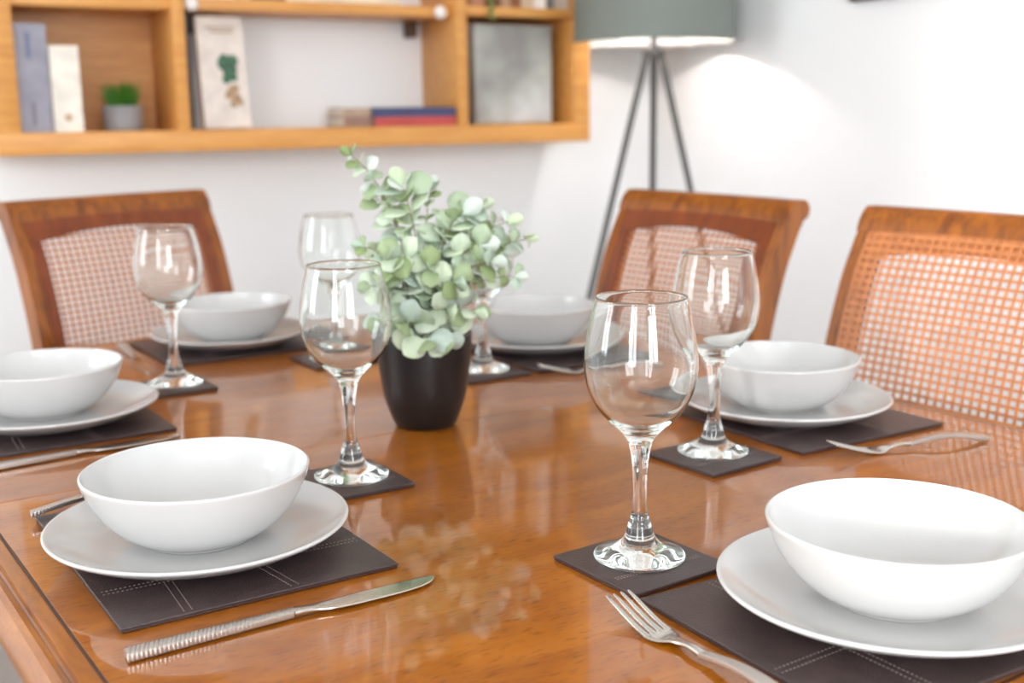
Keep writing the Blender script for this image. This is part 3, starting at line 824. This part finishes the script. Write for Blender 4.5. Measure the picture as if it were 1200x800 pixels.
# ------------------------------------------------------------------ floor lamp
LX, LY = 1.962, 2.662
zsb = TOP+0.536
lamp = thing('floor_lamp', 'grey tripod floor lamp with a drum shade, lit in the corner', 'lamp', (LX, LY, 0))
bm = bmesh.new(); r0, hs, th = 0.216, 0.30, 0.0022
lathe(bm, [(r0, zsb), (r0, zsb+hs), (r0-th*0.5, zsb+hs), (r0-th*0.5, zsb), (r0, zsb)], 72)
sh = obj('lamp_shade', bm, M['shade_out'], lamp)
bm = bmesh.new(); lathe(bm, [(r0-th*0.6, zsb+0.0005), (r0-th*0.6, zsb+hs-0.0005), (r0-th, zsb+hs-0.0005), (r0-th, zsb+0.0005), (r0-th*0.6, zsb+0.0005)], 72)
obj('lining', bm, M['shade_in'], sh)
bm = bmesh.new()
for k in range(3):
    a = R(90+120*k); tube(bm, [(0.02*math.cos(a), 0.02*math.sin(a), zsb+0.235), ((r0-0.003)*math.cos(a), (r0-0.003)*math.sin(a), zsb+0.235)], 0.0022, 6)
lathe(bm, [(0.017, zsb+0.231), (0.023, zsb+0.231), (0.023, zsb+0.239), (0.017, zsb+0.239), (0.017, zsb+0.231)], 20)
obj('shade_carrier', bm, M['lamp_metal'], lamp)
bm = bmesh.new(); lathe(bm, [(0, zsb-0.035), (0.030, zsb-0.035), (0.030, zsb-0.022), (0.010, zsb-0.018), (0.008, zsb+0.06), (0.016, zsb+0.065), (0.016, zsb+0.105), (0, zsb+0.105)], 24)
obj('pole', bm, M['lamp_metal'], lamp)
bm = bmesh.new(); sphere(bm, (0, 0, zsb+0.135), 0.030, (1, 1, 1.1), 20); obj('bulb', bm, M['bulb'], lamp)
for a in (53.5, -66.5, 173.5):
    d = Vector((math.cos(R(a)), math.sin(R(a)), 0))
    bm = bmesh.new(); tube(bm, [d*0.022+UP*(zsb-0.030), d*0.355+UP*0.008], [0.0092, 0.0092], 10)
    obj('leg', bm, M['lamp_metal'], lamp)

# ------------------------------------------------------------------ picture on the right wall
pic = thing('picture_frame', 'black framed picture hanging high on the right wall', 'picture', (X1-0.0015, 1.86, 1.360))
bm = bmesh.new()
for c, s in (((-0.011, 0, 0.012), (0.022, 0.66, 0.024)), ((-0.011, 0, 0.488), (0.022, 0.66, 0.024)), ((-0.011, -0.318, 0.25), (0.022, 0.024, 0.452)), ((-0.011, 0.318, 0.25), (0.022, 0.024, 0.452))):
    add_box(bm, c, s, bevel=0.002)
obj('frame', bm, M['frame_black'], pic)
bm = bmesh.new(); add_box(bm, (-0.006, 0, 0.25), (0.008, 0.612, 0.452)); obj('print', bm, plain('pale_print', (210, 206, 200), 0.6, noise=0.2, nscale=6), pic, smooth=False)

# ------------------------------------------------------------------ light
def area(name, loc_, rot, sx, sy, power, col):
    l = bpy.data.lights.new(name, 'AREA'); l.shape = 'RECTANGLE'; l.size = sx; l.size_y = sy; l.energy = power; l.color = col
    o = bpy.data.objects.new(name, l); COL.objects.link(o); o.location = loc_; o.rotation_euler = rot
    return o
area('daylight_left_window', (X0-T-0.05, (WL[0]+WL[1])/2, (WL[2]+WL[3])/2), (0, R(-90), 0), WL[3]-WL[2], WL[1]-WL[0], 94, (0.94, 0.985, 1.04))
area('added_fill_left_back', (X0-T-0.05, (W_ADDED[0]+W_ADDED[1])/2, (W_ADDED[2]+W_ADDED[3])/2), (0, R(-90), 0), W_ADDED[3]-W_ADDED[2], W_ADDED[1]-W_ADDED[0], 42, (0.94, 0.985, 1.04))  # added fill light for the back left wall and glass edges
area('daylight_front_window', ((WF[0]+WF[1])/2, Y0-T-0.05, (WF[2]+WF[3])/2), (R(90), 0, 0), WF[1]-WF[0], WF[3]-WF[2], 94, (0.94, 0.985, 1.04))
l = bpy.data.lights.new('low_sun', 'SUN'); l.energy = 2.0; l.angle = R(5.0); l.color = (1.0, 0.97, 0.93)
o = bpy.data.objects.new('low_sun', l); COL.objects.link(o)
sd = Vector((0.86, 0.51, -0.19)).normalized(); o.rotation_euler = sd.to_track_quat('-Z', 'Y').to_euler()
l = bpy.data.lights.new('lamp_light', 'POINT'); l.energy = 108; l.color = (1.0, 0.97, 0.93); l.shadow_soft_size = 0.031
o = bpy.data.objects.new('lamp_light', l); COL.objects.link(o); o.location = (LX, LY, zsb+0.135)

w = bpy.data.worlds.new('World'); scn.world = w; w.use_nodes = True
w.node_tree.nodes['Background'].inputs[0].default_value = (0.92, 0.96, 1.0, 1)
w.node_tree.nodes['Background'].inputs[1].default_value = 3.0

# ------------------------------------------------------------------ camera
cd = bpy.data.cameras.new('camera'); cam = bpy.data.objects.new('camera', cd); COL.objects.link(cam)
r_ = Vector((0.8685386, -0.4954610, -0.0126122)); u_ = Vector((0.1041394, 0.1575579, 0.9820033)); f_ = Vector((0.4845572, 0.8542212, -0.1884422))
mw = Matrix((r_, u_, -f_)).transposed().to_4x4(); mw.translation = Vector((0, 0, TOP+0.35105))
cam.matrix_world = mw
cd.sensor_width = 36; cd.lens = 1386.485/1200*36
cd.clip_start = 0.05
cd.dof.use_dof = True; cd.dof.focus_distance = 0.93; cd.dof.aperture_fstop = 5.0
scn.camera = cam

scn.view_settings.view_transform = 'Standard'; scn.view_settings.look = 'None'
scn.view_settings.gamma = 1.0; scn.view_settings.use_curve_mapping = False
scn.view_settings.exposure = 0.0
c = scn.cycles
c.max_bounces = 32; c.transmission_bounces = 24; c.diffuse_bounces = 5; c.glossy_bounces = 20; c.transparent_max_bounces = 16
c.caustics_reflective = False; c.caustics_refractive = True; c.blur_glossy = 0.6
c.sample_clamp_indirect = 6.0
c.use_denoising = True
